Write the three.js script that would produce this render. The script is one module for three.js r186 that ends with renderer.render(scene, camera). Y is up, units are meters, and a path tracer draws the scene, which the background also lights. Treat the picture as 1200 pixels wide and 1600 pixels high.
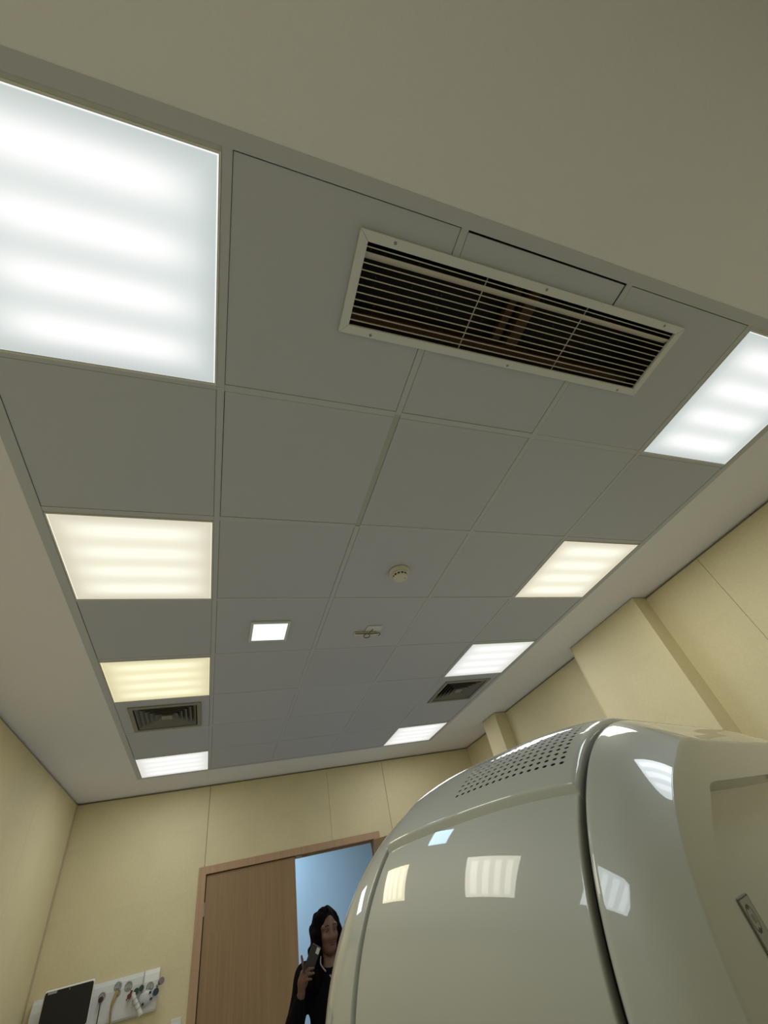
import * as THREE from 'three';
import { mergeGeometries, mergeVertices } from 'three/addons/utils/BufferGeometryUtils.js';
import { RoundedBoxGeometry } from 'three/addons/geometries/RoundedBoxGeometry.js';
import { RectAreaLightUniformsLib } from 'three/addons/lights/RectAreaLightUniformsLib.js';
RectAreaLightUniformsLib.init();

// ------------------------------------------------------------------ camera, exposure, light levels
const CELL = 0.625, H = 2.88;                       // ceiling grid module, ceiling height
const scene = new THREE.Scene();
scene.background = new THREE.Color(0.01, 0.01, 0.012);
const camera = new THREE.PerspectiveCamera(2 * Math.atan(800 / 646.23) * 180 / Math.PI, 0.75, 0.02, 60);
{
  const ex = [0.93878409, -0.19174322, 0.28621489], dn = [0.06588275, -0.71554173, -0.69545632], fw = [0.33814773, 0.67173996, -0.65910662];
  const m = new THREE.Matrix4().makeBasis(new THREE.Vector3(...ex), new THREE.Vector3(-dn[0], -dn[1], -dn[2]), new THREE.Vector3(-fw[0], -fw[1], -fw[2]));
  camera.quaternion.setFromRotationMatrix(m);
  camera.position.set(0.696, 1.578, 0.1355);
}
const renderer = new THREE.WebGLRenderer();
renderer.toneMapping = THREE.LinearToneMapping;
renderer.toneMappingExposure = 1.0;
renderer.shadowMap.enabled = true;
const LIGHT = 7.0;                                  // radiance of a ceiling fitting
const GLOW = 1.0;                                   // what the eye sees of its diffuser
const CORRIDOR = 27.0;

// ------------------------------------------------------------------ helpers
const used = new Map();
function numbered(n) { const k = used.get(n) || 0; used.set(n, k + 1); return k ? `${n}_${String(k).padStart(3, '0')}` : n; }
function thing(name, label, category, pos = [0, 0, 0], ry = 0, group) {
  const o = new THREE.Group(); o.name = numbered(name); o.position.set(...pos); o.rotation.y = ry; scene.add(o);
  o.userData = { label, category }; if (group) o.userData.group = group;
  return o;
}
function structure(name, pos = [0, 0, 0]) {
  const o = new THREE.Group(); o.name = name; o.position.set(...pos); o.userData = { kind: 'structure' }; scene.add(o); return o;
}
function mesh(name, geo, mat, parent, label) {
  const g = Array.isArray(geo) ? mergeGeometries(geo.map(plain)) : geo;
  const o = new THREE.Mesh(g, mat); o.name = name; o.castShadow = o.receiveShadow = true; parent.add(o);
  if (label) o.userData.label = label;
  return o;
}
function plain(g) {
  let q = g.index ? g.toNonIndexed() : g;
  for (const k of Object.keys(q.attributes)) if (!['position', 'normal', 'uv'].includes(k)) q.deleteAttribute(k);
  if (!q.attributes.uv) q.setAttribute('uv', new THREE.BufferAttribute(new Float32Array(q.attributes.position.count * 2), 2));
  return q;
}
function rng(seed) { let s = seed >>> 0; return () => { s = (s + 0x6D2B79F5) | 0; let t = Math.imul(s ^ (s >>> 15), 1 | s); t = (t + Math.imul(t ^ (t >>> 7), 61 | t)) ^ t; return ((t ^ (t >>> 14)) >>> 0) / 4294967296; }; }
const R = rng(7);
function metreUV(g) {                                // box projection, uv in metres
  const q = plain(g), p = q.attributes.position, n = q.attributes.normal, uv = new Float32Array(p.count * 2);
  for (let i = 0; i < p.count; i++) {
    const ax = Math.abs(n.getX(i)), ay = Math.abs(n.getY(i)), az = Math.abs(n.getZ(i));
    if (ay >= ax && ay >= az) { uv[2 * i] = p.getX(i); uv[2 * i + 1] = p.getZ(i); }
    else if (ax >= az) { uv[2 * i] = p.getZ(i); uv[2 * i + 1] = p.getY(i); }
    else { uv[2 * i] = p.getX(i); uv[2 * i + 1] = p.getY(i); }
  }
  q.setAttribute('uv', new THREE.BufferAttribute(uv, 2)); return q;
}
const box = (x0, x1, y0, y1, z0, z1) => metreUV(new THREE.BoxGeometry(Math.abs(x1 - x0), Math.abs(y1 - y0), Math.abs(z1 - z0)).translate((x0 + x1) / 2, (y0 + y1) / 2, (z0 + z1) / 2));
const rbox = (w, h, d, r = 0.003, seg = 2) => new RoundedBoxGeometry(w, h, d, seg, r);
function slab(points, t, bevel = 0, holes = []) {    // extruded polygon in x,y; thickness along +z
  const s = new THREE.Shape(points.map(p => new THREE.Vector2(...p)));
  for (const h of holes) s.holes.push(new THREE.Path(h.map(p => new THREE.Vector2(...p))));
  return new THREE.ExtrudeGeometry(s, { depth: t - 2 * bevel, bevelEnabled: bevel > 0, bevelSize: bevel, bevelThickness: bevel, bevelOffset: -bevel, bevelSegments: 1, curveSegments: 24 }).translate(0, 0, bevel);
}
// a horizontal slab: polygon in (x, -z), bottom at y
function flat(points, y, t, bevel = 0, holes = []) { return metreUV(slab(points, t, bevel, holes).rotateX(-Math.PI / 2).translate(0, y, 0)); }
const rectPts = (x0, x1, y0, y1) => [[x0, y0], [x1, y0], [x1, y1], [x0, y1]];
function tube(pts, r, seg = 24, rad = 8) { return new THREE.TubeGeometry(new THREE.CatmullRomCurve3(pts.map(p => new THREE.Vector3(...p))), seg, r, rad, false); }
function bar(a, b, r0, r1 = r0, rad = 14) {
  const A = new THREE.Vector3(...a), B = new THREE.Vector3(...b), d = B.clone().sub(A);
  const g = new THREE.CylinderGeometry(r1, r0, d.length(), rad);
  g.applyQuaternion(new THREE.Quaternion().setFromUnitVectors(new THREE.Vector3(0, 1, 0), d.clone().normalize()));
  return g.translate((A.x + B.x) / 2, (A.y + B.y) / 2, (A.z + B.z) / 2);
}

// ------------------------------------------------------------------ textures
function noise2(seed) {
  const r = rng(seed), N = 64, t = new Float32Array(N * N); for (let i = 0; i < t.length; i++) t[i] = r();
  return (x, y) => { const xi = Math.floor(x), yi = Math.floor(y), fx = x - xi, fy = y - yi, sx = fx * fx * (3 - 2 * fx), sy = fy * fy * (3 - 2 * fy);
    const g = (a, b) => t[((b % N + N) % N) * N + ((a % N + N) % N)];
    return (g(xi, yi) * (1 - sx) + g(xi + 1, yi) * sx) * (1 - sy) + (g(xi, yi + 1) * (1 - sx) + g(xi + 1, yi + 1) * sx) * sy; };
}
function dataTex(w, h, fn, srgb = true) {
  const d = new Uint8Array(w * h * 4);
  for (let j = 0; j < h; j++) for (let i = 0; i < w; i++) {
    const c = fn((i + 0.5) / w, (j + 0.5) / h), k = (j * w + i) * 4;
    for (let q = 0; q < 3; q++) d[k + q] = Math.max(0, Math.min(255, Math.round((Array.isArray(c) ? c[q] : c) * 255))); d[k + 3] = 255;
  }
  const t = new THREE.DataTexture(d, w, h); t.magFilter = THREE.LinearFilter; t.minFilter = THREE.LinearFilter; t.wrapS = t.wrapT = THREE.RepeatWrapping;
  if (srgb) t.colorSpace = THREE.SRGBColorSpace; t.needsUpdate = true; return t;
}
const nA = noise2(3), nB = noise2(11), nC = noise2(29);
// orange-peel paint and fine woven vinyl as relief, sizes in metres through repeat
const peel = dataTex(256, 256, (u, v) => 0.5 * nA(u * 64, v * 64) + 0.3 * nB(u * 32, v * 32) + 0.2 * nC(u * 16, v * 16), false); peel.repeat.set(3.4, 3.4);
const weave = dataTex(256, 256, (u, v) => 0.35 + 0.2 * nA(u * 64, v * 16) + 0.2 * nB(u * 16, v * 64) + 0.25 * nC(u * 64, v * 64), false); weave.repeat.set(5, 5);
const wallTone = dataTex(256, 256, (u, v) => { const k = 0.955 + 0.045 * (0.6 * nA(u * 64, v * 64) + 0.4 * nB(u * 4, v * 4)); return [k, k, k * 0.995]; }); wallTone.repeat.set(2, 2);
const woodTone = (() => { const t = dataTex(256, 512, (u, v) => {
  const g = nA(u * 60 + 1.5 * nB(u * 3, v * 3), v * 2.5), f = nC(u * 128, v * 9), b = nB(u * 9, v * 0.8);
  const k = 0.90 + 0.055 * g + 0.045 * f - 0.02 * b; return [k, k * 0.985, k * 0.96]; }); t.repeat.set(1.1, 0.6); return t; })();

// ------------------------------------------------------------------ materials
const M = {};
const std = (c, rough, extra = {}) => new THREE.MeshStandardMaterial({ color: new THREE.Color().setRGB(...c), roughness: rough, metalness: 0, ...extra });
M.panelWall = std([0.70, 0.622, 0.39], 0.62, { map: wallTone, bumpMap: weave, bumpScale: 0.0006 });
M.masonry = std([0.30, 0.27, 0.21], 0.9);
M.gypsum = std([0.83, 0.825, 0.85], 0.85, { bumpMap: peel, bumpScale: 0.0008 });
M.tile = std([0.525, 0.545, 0.61], 0.75, { bumpMap: peel, bumpScale: 0.0003 });
M.tee = std([0.535, 0.555, 0.60], 0.55);
M.teeDark = std([0.46, 0.46, 0.44], 0.6);
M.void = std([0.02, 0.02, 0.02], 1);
M.floor = std([0.58, 0.62, 0.70], 0.45, { bumpMap: peel, bumpScale: 0.0002 });
M.wood = std([0.34, 0.225, 0.125], 0.5, { map: woodTone });
M.woodFrame = std([0.50, 0.335, 0.215], 0.5, { map: woodTone });
M.steel = std([0.6, 0.6, 0.6], 0.35, { metalness: 0.8 });
M.corridor = std([0.72, 0.74, 0.75], 0.8, { bumpMap: peel, bumpScale: 0.0004 });
M.alu = std([0.70, 0.71, 0.71], 0.5);
M.blade = std([0.62, 0.58, 0.5], 0.45);
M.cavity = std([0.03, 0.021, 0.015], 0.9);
M.greyMetal = std([0.28, 0.27, 0.245], 0.55, { metalness: 0.2 });
M.louvre = std([0.21, 0.205, 0.185], 0.55, { metalness: 0.2 });
M.whitePlastic = std([0.72, 0.72, 0.68], 0.4);
M.creamPlastic = std([0.66, 0.63, 0.54], 0.45);
M.blackPlastic = std([0.012, 0.012, 0.014], 0.4);
M.darkGap = std([0.012, 0.012, 0.012], 0.9);
M.paint = new THREE.MeshPhysicalMaterial({ color: new THREE.Color().setRGB(0.385, 0.395, 0.355), roughness: 0.5, clearcoat: 1, clearcoatRoughness: 0.025 });
M.skin = std([0.115, 0.055, 0.036], 0.5);
M.hair = new THREE.MeshPhysicalMaterial({ color: new THREE.Color().setRGB(0.0022, 0.0018, 0.0018), roughness: 0.6, specularIntensity: 0.08 });
M.cloth = new THREE.MeshPhysicalMaterial({ color: new THREE.Color().setRGB(0.004, 0.004, 0.005), roughness: 0.95, specularIntensity: 0.15 });
M.trouser = std([0.016, 0.016, 0.02], 0.95);
M.shoe = std([0.02, 0.02, 0.02], 0.5);

// ------------------------------------------------------------------ room
const XL = -0.975 * CELL, XR = 5.985 * CELL, XR2 = 6.06 * CELL, XR3 = 6.29 * CELL, ZB = -8.975 * CELL, ZN = 0.975 * CELL;
const GAPTOP = H - 0.016;                            // wall panels stop short of the ceiling
{
  const f = structure('floor'); mesh('slab', box(XL - 0.3, XR3 + 0.3, -0.12, 0, ZN + 0.3, ZB - 0.16), M.floor, f);
}
// ceiling: plaster border, exposed tee grid, lay-in tiles
const ceiling = structure('ceiling');
{
  const G0 = -0.042 * CELL, GX = 5.042 * CELL, GZ = 8.042 * CELL;
  mesh('plaster_border', flat(rectPts(XL - 0.25, XR3 + 0.25, -ZN - 0.25, -ZB + 0.15), H, 0.04, 0, [rectPts(G0, GX, G0, GZ)]), M.gypsum, ceiling);
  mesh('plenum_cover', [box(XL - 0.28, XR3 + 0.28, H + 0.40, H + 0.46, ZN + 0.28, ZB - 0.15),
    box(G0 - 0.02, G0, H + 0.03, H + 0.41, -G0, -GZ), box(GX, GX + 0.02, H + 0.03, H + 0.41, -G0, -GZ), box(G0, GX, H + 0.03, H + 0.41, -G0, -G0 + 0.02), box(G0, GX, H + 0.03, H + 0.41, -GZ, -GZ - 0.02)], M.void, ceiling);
  const e = 0.0372;
  mesh('edge_trim', box(G0, GX, H - 0.0015, H + 0.003, -G0, -G0 - e), M.tee, ceiling);
  mesh('edge_trim_001', box(G0, GX, H - 0.0015, H + 0.003, -GZ, -GZ + e), M.tee, ceiling);
  mesh('edge_trim_002', box(G0, G0 + e, H - 0.0012, H + 0.003, -G0 - e, -GZ + e), M.tee, ceiling);
  mesh('edge_trim_003', box(GX - e, GX, H - 0.0012, H + 0.003, -G0 - e, -GZ + e), M.tee, ceiling);
  const VENT = [1.56, 3.515, 0.15, 0.565];           // opening for the return grille, in cells
  let nr = 0, nt = 0, nl = 0;
  const nm = (b, k) => k ? `${b}_${String(k).padStart(3, '0')}` : b;
  for (let c = 1; c <= 4; c++) for (let r = 0; r < 8; r++) {
    const x = c * CELL, y = H + R() * 0.0016 + (c === 2 && r === 1 ? 0.003 : 0), mt = c === 2 && r === 1 ? M.teeDark : M.tee;
    const seg = (r0, r1) => mesh(nm('grid_runner', nr++), box(x - 0.0115, x + 0.0115, y, y + 0.004, -r0 * CELL - 0.0003, -r1 * CELL + 0.0003), mt, ceiling);
    if (r === 0 && (c === 2 || c === 3)) { seg(0, VENT[2] + 0.02); seg(VENT[3] - 0.02, 1); } else seg(r, r + 1);
  }
  for (let r = 1; r <= 7; r++) for (let c = 0; c < 5; c++) {
    const z = -r * CELL, y = H + R() * 0.0012;
    mesh(nm('cross_tee', nt++), box(c * CELL + 0.0118, (c + 1) * CELL - 0.0118, y, y + 0.004, z - 0.0115, z + 0.0115), M.tee, ceiling);
  }
  const lit = (c, r) => (c === 0 || c === 4) && [0, 2, 4, 7].includes(r);
  const tones = [0.985, 1, 1.012].map(k => { const m = M.tile.clone(); m.color.multiplyScalar(k); return m; });
  for (let r = 0; r < 8; r++) for (let c = 0; c < 5; c++) {
    if (lit(c, r)) continue;
    const i = 0.0127 / CELL, j = () => (R() - 0.5) * 0.0018 / CELL, dx = j(), dz = j();
    const x0 = (c + i + dx) * CELL, x1 = (c + 1 - i + dx) * CELL, z0 = (r + i + dz) * CELL, z1 = (r + 1 - i + dz) * CELL;
    let pts = rectPts(x0, x1, z0, z1), holes = [];
    const [v0, v1, w0, w1] = VENT.map(v => v * CELL);
    if (r === 0 && c === 1) pts = [[x0, z0], [x1, z0], [x1, w0], [v0, w0], [v0, w1], [x1, w1], [x1, z1], [x0, z1]];
    if (r === 0 && c === 3) pts = [[x0, z0], [x1, z0], [x1, z1], [x0, z1], [x0, w1], [v1, w1], [v1, w0], [x0, w0]];
    if (r === 5 && (c === 0 || c === 4)) { const X = (c + 0.505) * CELL, Z = 5.54 * CELL, h = 0.345 * CELL; holes.push(rectPts(X - h, X + h, Z - h, Z + h).reverse()); }
    const y = H + 0.0008 + R() * 0.0016, mt = tones[Math.floor(R() * 3)];
    if (r === 0 && c === 2) { mesh(nm('ceiling_tile', nl++), flat(rectPts(x0, x1 - 0.004, z0 + 0.004, w0), y, 0.014, 0.001), mt, ceiling); mesh(nm('ceiling_tile', nl++), flat(rectPts(x0, x1, w1, z1), y, 0.014, 0.001), mt, ceiling); }
    else mesh(nm('ceiling_tile', nl++), flat(pts, y, 0.014, 0.001, holes), mt, ceiling);
  }
}
// walls: dark substrate with proud beige panels, a shadow gap under the ceiling
const T = 0.016;
function panel(parent, name, pts, z) {               // panel in x,y whose face looks to +z
  return mesh(name, metreUV(slab(pts, T, 0.0015).translate(0, 0, z)), M.panelWall, parent);
}
const DX0 = 0.952 * CELL, DX1 = 4.005 * CELL, DTOP = H - 1.146 * CELL;    // door frame outer edges
{
  const w = structure('wall_back');
  const o0 = 1.06 * CELL, o1 = 3.88 * CELL, oy = H - 1.24 * CELL, zb = ZB - T, zc = ZB - 0.15;
  mesh('substrate', [box(XL - 0.2, o0, 0, H + 0.4, zb, zc), box(o1, XR3 + 0.2, 0, H + 0.4, zb, zc), box(o0, o1, oy, H + 0.4, zb, zc)], M.masonry, w);
  const s1 = 1.03 * CELL, s2 = 3.13 * CELL, s3 = 4.27 * CELL, g = 0.0017;
  panel(w, 'wall_panel', [[XL, 0], [DX0, 0], [DX0, DTOP], [s1 - g, DTOP], [s1 - g, GAPTOP], [XL, GAPTOP]], zb);
  panel(w, 'wall_panel_001', [[s1 + g, DTOP], [s2 - g * 0.6, DTOP], [s2 - g * 0.6, GAPTOP], [s1 + g, GAPTOP]], zb);
  panel(w, 'wall_panel_002', [[s2 + g * 0.6, DTOP], [DX1, DTOP], [DX1, 0], [s3 - g, 0], [s3 - g, GAPTOP], [s2 + g * 0.6, GAPTOP]], zb);
  panel(w, 'wall_panel_003', [[s3 + g, 0], [XR3, 0], [XR3, GAPTOP], [s3 + g, GAPTOP]], zb);
}
{
  const w = structure('wall_left'); mesh('substrate', box(XL - 0.15, XL - T, 0, H + 0.4, ZN + 0.15, ZB - 0.15), M.masonry, w);
  const seams = [ZN, -0.62, -1.87, -3.12, -4.37, ZB];
  for (let i = 0; i < 5; i++) mesh(i ? `wall_panel_00${i}` : 'wall_panel', box(XL - T, XL, 0, GAPTOP, seams[i] - 0.0009, seams[i + 1] + 0.0009), M.panelWall, w);
}
{
  mesh('corner_strip', box(XL, XL + 0.005, 0, GAPTOP, ZB + 0.055, ZB + 0.0005), std([0.50, 0.41, 0.27], 0.6), scene.getObjectByName('wall_left'));  // thin strip along the back corner, browner than the wall panels
  const w = structure('wall_near'); mesh('substrate', box(XL - 0.2, XR3 + 0.2, 0, H + 0.4, ZN + T, ZN + 0.16), M.masonry, w);
  const seams = [XL, 0.62, 1.87, 3.0, XR3];
  for (let i = 0; i < 4; i++) mesh(i ? `wall_panel_00${i}` : 'wall_panel', box(seams[i] + 0.0009, seams[i + 1] - 0.0009, 0, GAPTOP, ZN, ZN + T), M.panelWall, w);
}
{
  const w = structure('wall_right'); mesh('substrate', box(XR3 + T, XR3 + 0.16, 0, H + 0.4, ZN + 0.15, ZB - 0.15), M.masonry, w);
  const P = (i, x, z0, z1, top = GAPTOP) => mesh(i ? `wall_panel_00${i}` : 'wall_panel', box(x, x + T, 0, top, z0, z1), M.panelWall, w);
  const zs = -2.19 * CELL, c0 = -3.0 * CELL, c1 = -4.29 * CELL, d0 = -6.79 * CELL, d1 = -7.27 * CELL, FX = 5.765 * CELL, FX2 = 5.83 * CELL;
  mesh('substrate_001', box(XR + T, XR3 + T, 0, H + 0.02, ZN + 0.1, c0 - 0.02), M.masonry, w);
  mesh('substrate_002', box(XR2 + T, XR3 + T, 0, H + 0.02, c1 + 0.02, d0 - 0.02), M.masonry, w);
  P(0, XR, ZN, zs + 0.0013); P(1, XR, zs - 0.0013, c0); P(2, XR2, c1, d0); P(3, XR3, d1, ZB);
  // boxed columns standing proud of the wall
  const col = (n, x, z0, z1, back) => { const k = mesh(n, metreUV(rbox(back - x, H - 0.004, z0 - z1, 0.004).translate((x + back) / 2, (H - 0.004) / 2, (z0 + z1) / 2)), M.panelWall, w); return k; };
  col('column', FX, c0, c1, XR3); col('column_001', FX2, d0, d1, XR3);
  mesh('corner_strip', box(FX - 0.003, FX + 0.012, 0, H - 0.002, c1 + 0.002, c1 - 0.006), M.panelWall, w);
}
// ------------------------------------------------------------------ door with one leaf shut, one swung into the room
{
  const d = structure('door_1');
  const fz0 = ZB + 0.010, fz1 = ZB - 0.155, j0 = 1.062 * CELL, j1 = 3.885 * CELL, lt = H - 1.245 * CELL;
  mesh('jamb', metreUV(rbox(j0 - DX0, DTOP, fz0 - fz1, 0.003).translate((DX0 + j0) / 2, DTOP / 2, (fz0 + fz1) / 2)), M.woodFrame, d);
  mesh('jamb_001', metreUV(rbox(DX1 - j1, DTOP, fz0 - fz1, 0.003).translate((DX1 + j1) / 2, DTOP / 2, (fz0 + fz1) / 2)), M.woodFrame, d);
  const hg = rbox(DTOP - lt, DX1 - DX0 - 0.001, fz0 - fz1 - 0.001, 0.003).rotateZ(Math.PI / 2);
  mesh('header', metreUV(hg.translate((DX0 + DX1) / 2, (DTOP + lt) / 2, (fz0 + fz1) / 2)), M.woodFrame, d);
  const ly = lt - 0.007, lx1 = 2.467 * CELL;
  const leaf = mesh('door_leaf', metreUV(rbox(lx1 - j0 - 0.008, ly - 0.008, 0.04, 0.002).translate((lx1 + j0 + 0.008) / 2, (ly + 0.008) / 2, ZB - 0.034)), M.wood, d);
  mesh('hinge', bar([j0 + 0.003, ly - 0.20, ZB - 0.010], [j0 + 0.003, ly - 0.30, ZB - 0.010], 0.006), M.steel, leaf);
  mesh('stop_strip', [box(j0, j1, lt - 0.022, lt, ZB - 0.062, ZB - 0.085), box(j0, j0 + 0.02, 0, lt - 0.022, ZB - 0.062, ZB - 0.085), box(j1 - 0.02, j1, 0, lt - 0.022, ZB - 0.062, ZB - 0.085)], M.wood, d);
  mesh('latch_keeper', metreUV(rbox(0.07, 0.022, 0.03, 0.002).translate(lx1 + 0.04, lt - 0.011, ZB - 0.03)), M.greyMetal, d);
  const pivot = new THREE.Group(); pivot.name = 'open_leaf'; pivot.position.set(j1 - 0.004, 0, ZB + 0.012); pivot.rotation.y = 0.74; d.add(pivot);
  const lw = (3.885 - 2.467) * CELL - 0.01;
  const ol = mesh('leaf_board', metreUV(rbox(0.04, ly - 0.008, lw, 0.002).translate(0.02, (ly + 0.008) / 2, lw / 2)), M.wood, pivot);
}
// ------------------------------------------------------------------ corridor behind the door
{
  const z0 = ZB - 0.151, z1 = -7.4, x0 = 0.2, x1 = 4.4, y1 = 2.75;
  const w = structure('wall_corridor');
  mesh('end_wall', box(x0, x1, 0, y1 + 0.1, z1, z1 - 0.1), M.corridor, w); mesh('side_wall', box(x0 - 0.1, x0, 0, y1 + 0.1, z0, z1 - 0.1), M.corridor, w); mesh('side_wall_001', box(x1, x1 + 0.1, 0, y1 + 0.1, z0, z1 - 0.1), M.corridor, w);
  const c = structure('ceiling_corridor'); mesh('slab', box(x0 - 0.1, x1 + 0.1, y1, y1 + 0.1, z0, z1 - 0.1), M.corridor, c);
  const f = structure('floor_corridor'); mesh('slab', box(x0 - 0.1, x1 + 0.1, -0.1, 0, z0, z1 - 0.1), M.floor, f);
  const l = thing('corridor_light', 'cool blue-white ceiling panel lighting the corridor beyond the open door', 'ceiling light', [1.25, y1, -6.55]);
  const fr = 0.31;
  mesh('frame', [box(-fr, fr, -0.012, -0.0005, -fr, -fr + 0.02), box(-fr, fr, -0.012, -0.0005, fr - 0.02, fr), box(-fr, -fr + 0.02, -0.012, -0.0005, -fr + 0.02, fr - 0.02), box(fr - 0.02, fr, -0.012, -0.0005, -fr + 0.02, fr - 0.02)], M.whitePlastic, l);
  mesh('diffuser', box(-fr + 0.02, fr - 0.02, -0.009, -0.0005, -fr + 0.02, fr - 0.02), new THREE.MeshStandardMaterial({ color: 0x888888, emissive: new THREE.Color().setRGB(0.55, 0.8, 1), emissiveIntensity: 1 }), l);
  const a = new THREE.RectAreaLight(new THREE.Color().setRGB(0.44, 0.72, 1), CORRIDOR, 0.58, 0.58); a.position.set(0, -0.014, 0); a.rotation.x = -Math.PI / 2; l.add(a);
}

// ------------------------------------------------------------------ ceiling light fittings
function glowTex(tube, gap, rim) {
  return dataTex(192, 192, (u, v) => {
    let k = 0;
    for (let i = 0; i < 4; i++) { const d = (v - (0.155 + i * 0.23)) / 0.088, e = Math.abs(u - 0.5) / 0.40; k += Math.exp(-d * d - Math.pow(e, 5)); }
    k = Math.min(1, k * 1.06);
    const m = Math.min(u, v, 1 - u, 1 - v), edge = m < 0.0075 ? 1 : 0, soft = 0.93 + 0.07 * Math.min(1, m / 0.1);
    return [0, 1, 2].map(q => edge ? rim[q] : gap[q] * soft + (tube[q] - gap[q]) * k);
  });
}
const looks = {
  cool: [glowTex([1, 1, 1], [0.79, 0.83, 0.825], [1, 1, 1]), [0.90, 1.0, 1.06], 1.0],
  white: [glowTex([1, 1, 1], [0.88, 0.89, 0.87], [1, 1, 1]), [0.97, 1.0, 1.02], 1.0],
  warm: [glowTex([1, 1, 0.93], [0.87, 0.845, 0.76], [1, 0.99, 0.86]), [1.0, 0.965, 0.83], 0.95],
  yellow: [glowTex([1, 0.985, 0.84], [0.885, 0.85, 0.68], [1, 0.97, 0.74]), [1.0, 0.90, 0.62], 0.9],
};
const litMat = {};
for (const k in looks) litMat[k] = new THREE.MeshStandardMaterial({ color: 0x777777, roughness: 0.4, emissive: 0xffffff, emissiveMap: looks[k][0], emissiveIntensity: GLOW });
const diffGeo = (() => { const h = 0.4705 * CELL; const g = new THREE.PlaneGeometry(2 * h, 2 * h).rotateX(Math.PI / 2); return mergeGeometries([plain(g.translate(0, 0.001, 0)), plain(box(-h, h, 0.003, 0.05, -h, h))].map(q => q)); })();
function fixture(c, r, kind, label) {
  const t = thing('ceiling_light', label, 'ceiling light', [(c + 0.5) * CELL, H, -(r + 0.515) * CELL], 0, 'square ceiling light panels');
  const h = 0.4705 * CELL, o = 0.4795 * CELL;
  mesh('frame', flat(rectPts(-o, o, -o, o), -0.0005, 0.055, 0, [rectPts(-h, h, -h, h).reverse()]), M.whitePlastic, t);
  mesh('flange', flat(rectPts(-0.497 * CELL, 0.497 * CELL, -0.497 * CELL, 0.497 * CELL), 0.0058, 0.003, 0, [rectPts(-h, h, -h, h).reverse()]), M.whitePlastic, t);
  mesh('diffuser', diffGeo, litMat[kind], t);
  const [, col, k] = looks[kind], color = new THREE.Color().setRGB(...col);
  const add = (w, d, z, y, L) => { const a = new THREE.RectAreaLight(color, L, w, d); a.position.set(0, y, z); a.rotation.x = -Math.PI / 2; t.add(a); };
  add(0.585, 0.585, 0, -0.004, LIGHT * k * 0.86);
  for (let i = 0; i < 4; i++) add(0.48, 0.072, (0.155 + i * 0.23 - 0.5) * 2 * h, -0.006, LIGHT * k * 0.30);
}
fixture(0, 0, 'cool', 'large bright white light panel nearest the camera, left of the return air grille');
fixture(4, 0, 'cool', 'bright white light panel at the right end of the return air grille');
fixture(0, 2, 'warm', 'warm white light panel second from the front in the left row');
fixture(4, 2, 'warm', 'warm cream light panel second from the front in the right row');
fixture(0, 4, 'yellow', 'yellowish light panel beside the left square air diffuser, on its near side');
fixture(4, 4, 'white', 'white light panel beside the right square air diffuser, on its near side');
fixture(0, 7, 'white', 'light panel farthest away in the left row, above the back wall left of the door');
fixture(4, 7, 'white', 'light panel farthest away in the right row, near the back right corner');

{ // small square spot fitting
  const t = thing('square_downlight', 'small square bluish white downlight in a ceiling tile', 'ceiling light', [1.503 * CELL, H, -3.548 * CELL]);
  const o = 0.182 * CELL, h = 0.156 * CELL;
  mesh('frame', flat(rectPts(-o, o, -o, o), -0.011, 0.012, 0.002, [rectPts(-h, h, -h, h).reverse()]), M.alu, t);
  mesh('lens', flat(rectPts(-h, h, -h, h), -0.009, 0.009), new THREE.MeshStandardMaterial({ color: 0x888888, emissive: new THREE.Color().setRGB(0.88, 0.98, 1), emissiveIntensity: 1.15 }), t);
  const a = new THREE.RectAreaLight(new THREE.Color().setRGB(0.45, 0.72, 1), 7.5, 2 * h, 2 * h); a.position.y = -0.0125; a.rotation.x = -Math.PI / 2; t.add(a);
}
{ // smoke detector: base, head with dark slots, sensing cap
  const t = thing('smoke_detector', 'round cream smoke detector with dark slots on a ceiling tile', 'smoke detector', [2.525 * CELL, H, -2.555 * CELL]);
  const lathe = pts => new THREE.LatheGeometry(pts.map(p => new THREE.Vector2(...p)), 48);
  mesh('base', lathe([[0.001, 0.0005], [0.057, 0.0005], [0.0575, -0.004], [0.055, -0.018], [0.05, -0.021], [0.001, -0.021]].reverse()), M.creamPlastic, t);
  mesh('head', lathe([[0.001, -0.0205], [0.047, -0.0205], [0.046, -0.026], [0.04, -0.028], [0.0385, -0.040], [0.0415, -0.042], [0.040, -0.048], [0.031, -0.053], [0.001, -0.054]].reverse()), M.creamPlastic, t);
  for (let i = 0; i < 12; i++) { const a = i / 12 * Math.PI * 2; mesh(i ? `slot_${String(i).padStart(3, '0')}` : 'slot', rbox(0.012, 0.0085, 0.004, 0.001).translate(0, -0.0345, 0.0385).rotateY(a), M.darkGap, t); }
  mesh('indicator', new THREE.SphereGeometry(0.0028, 10, 8).translate(0.02, -0.0535, 0.01), M.darkGap, t);
}
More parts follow.
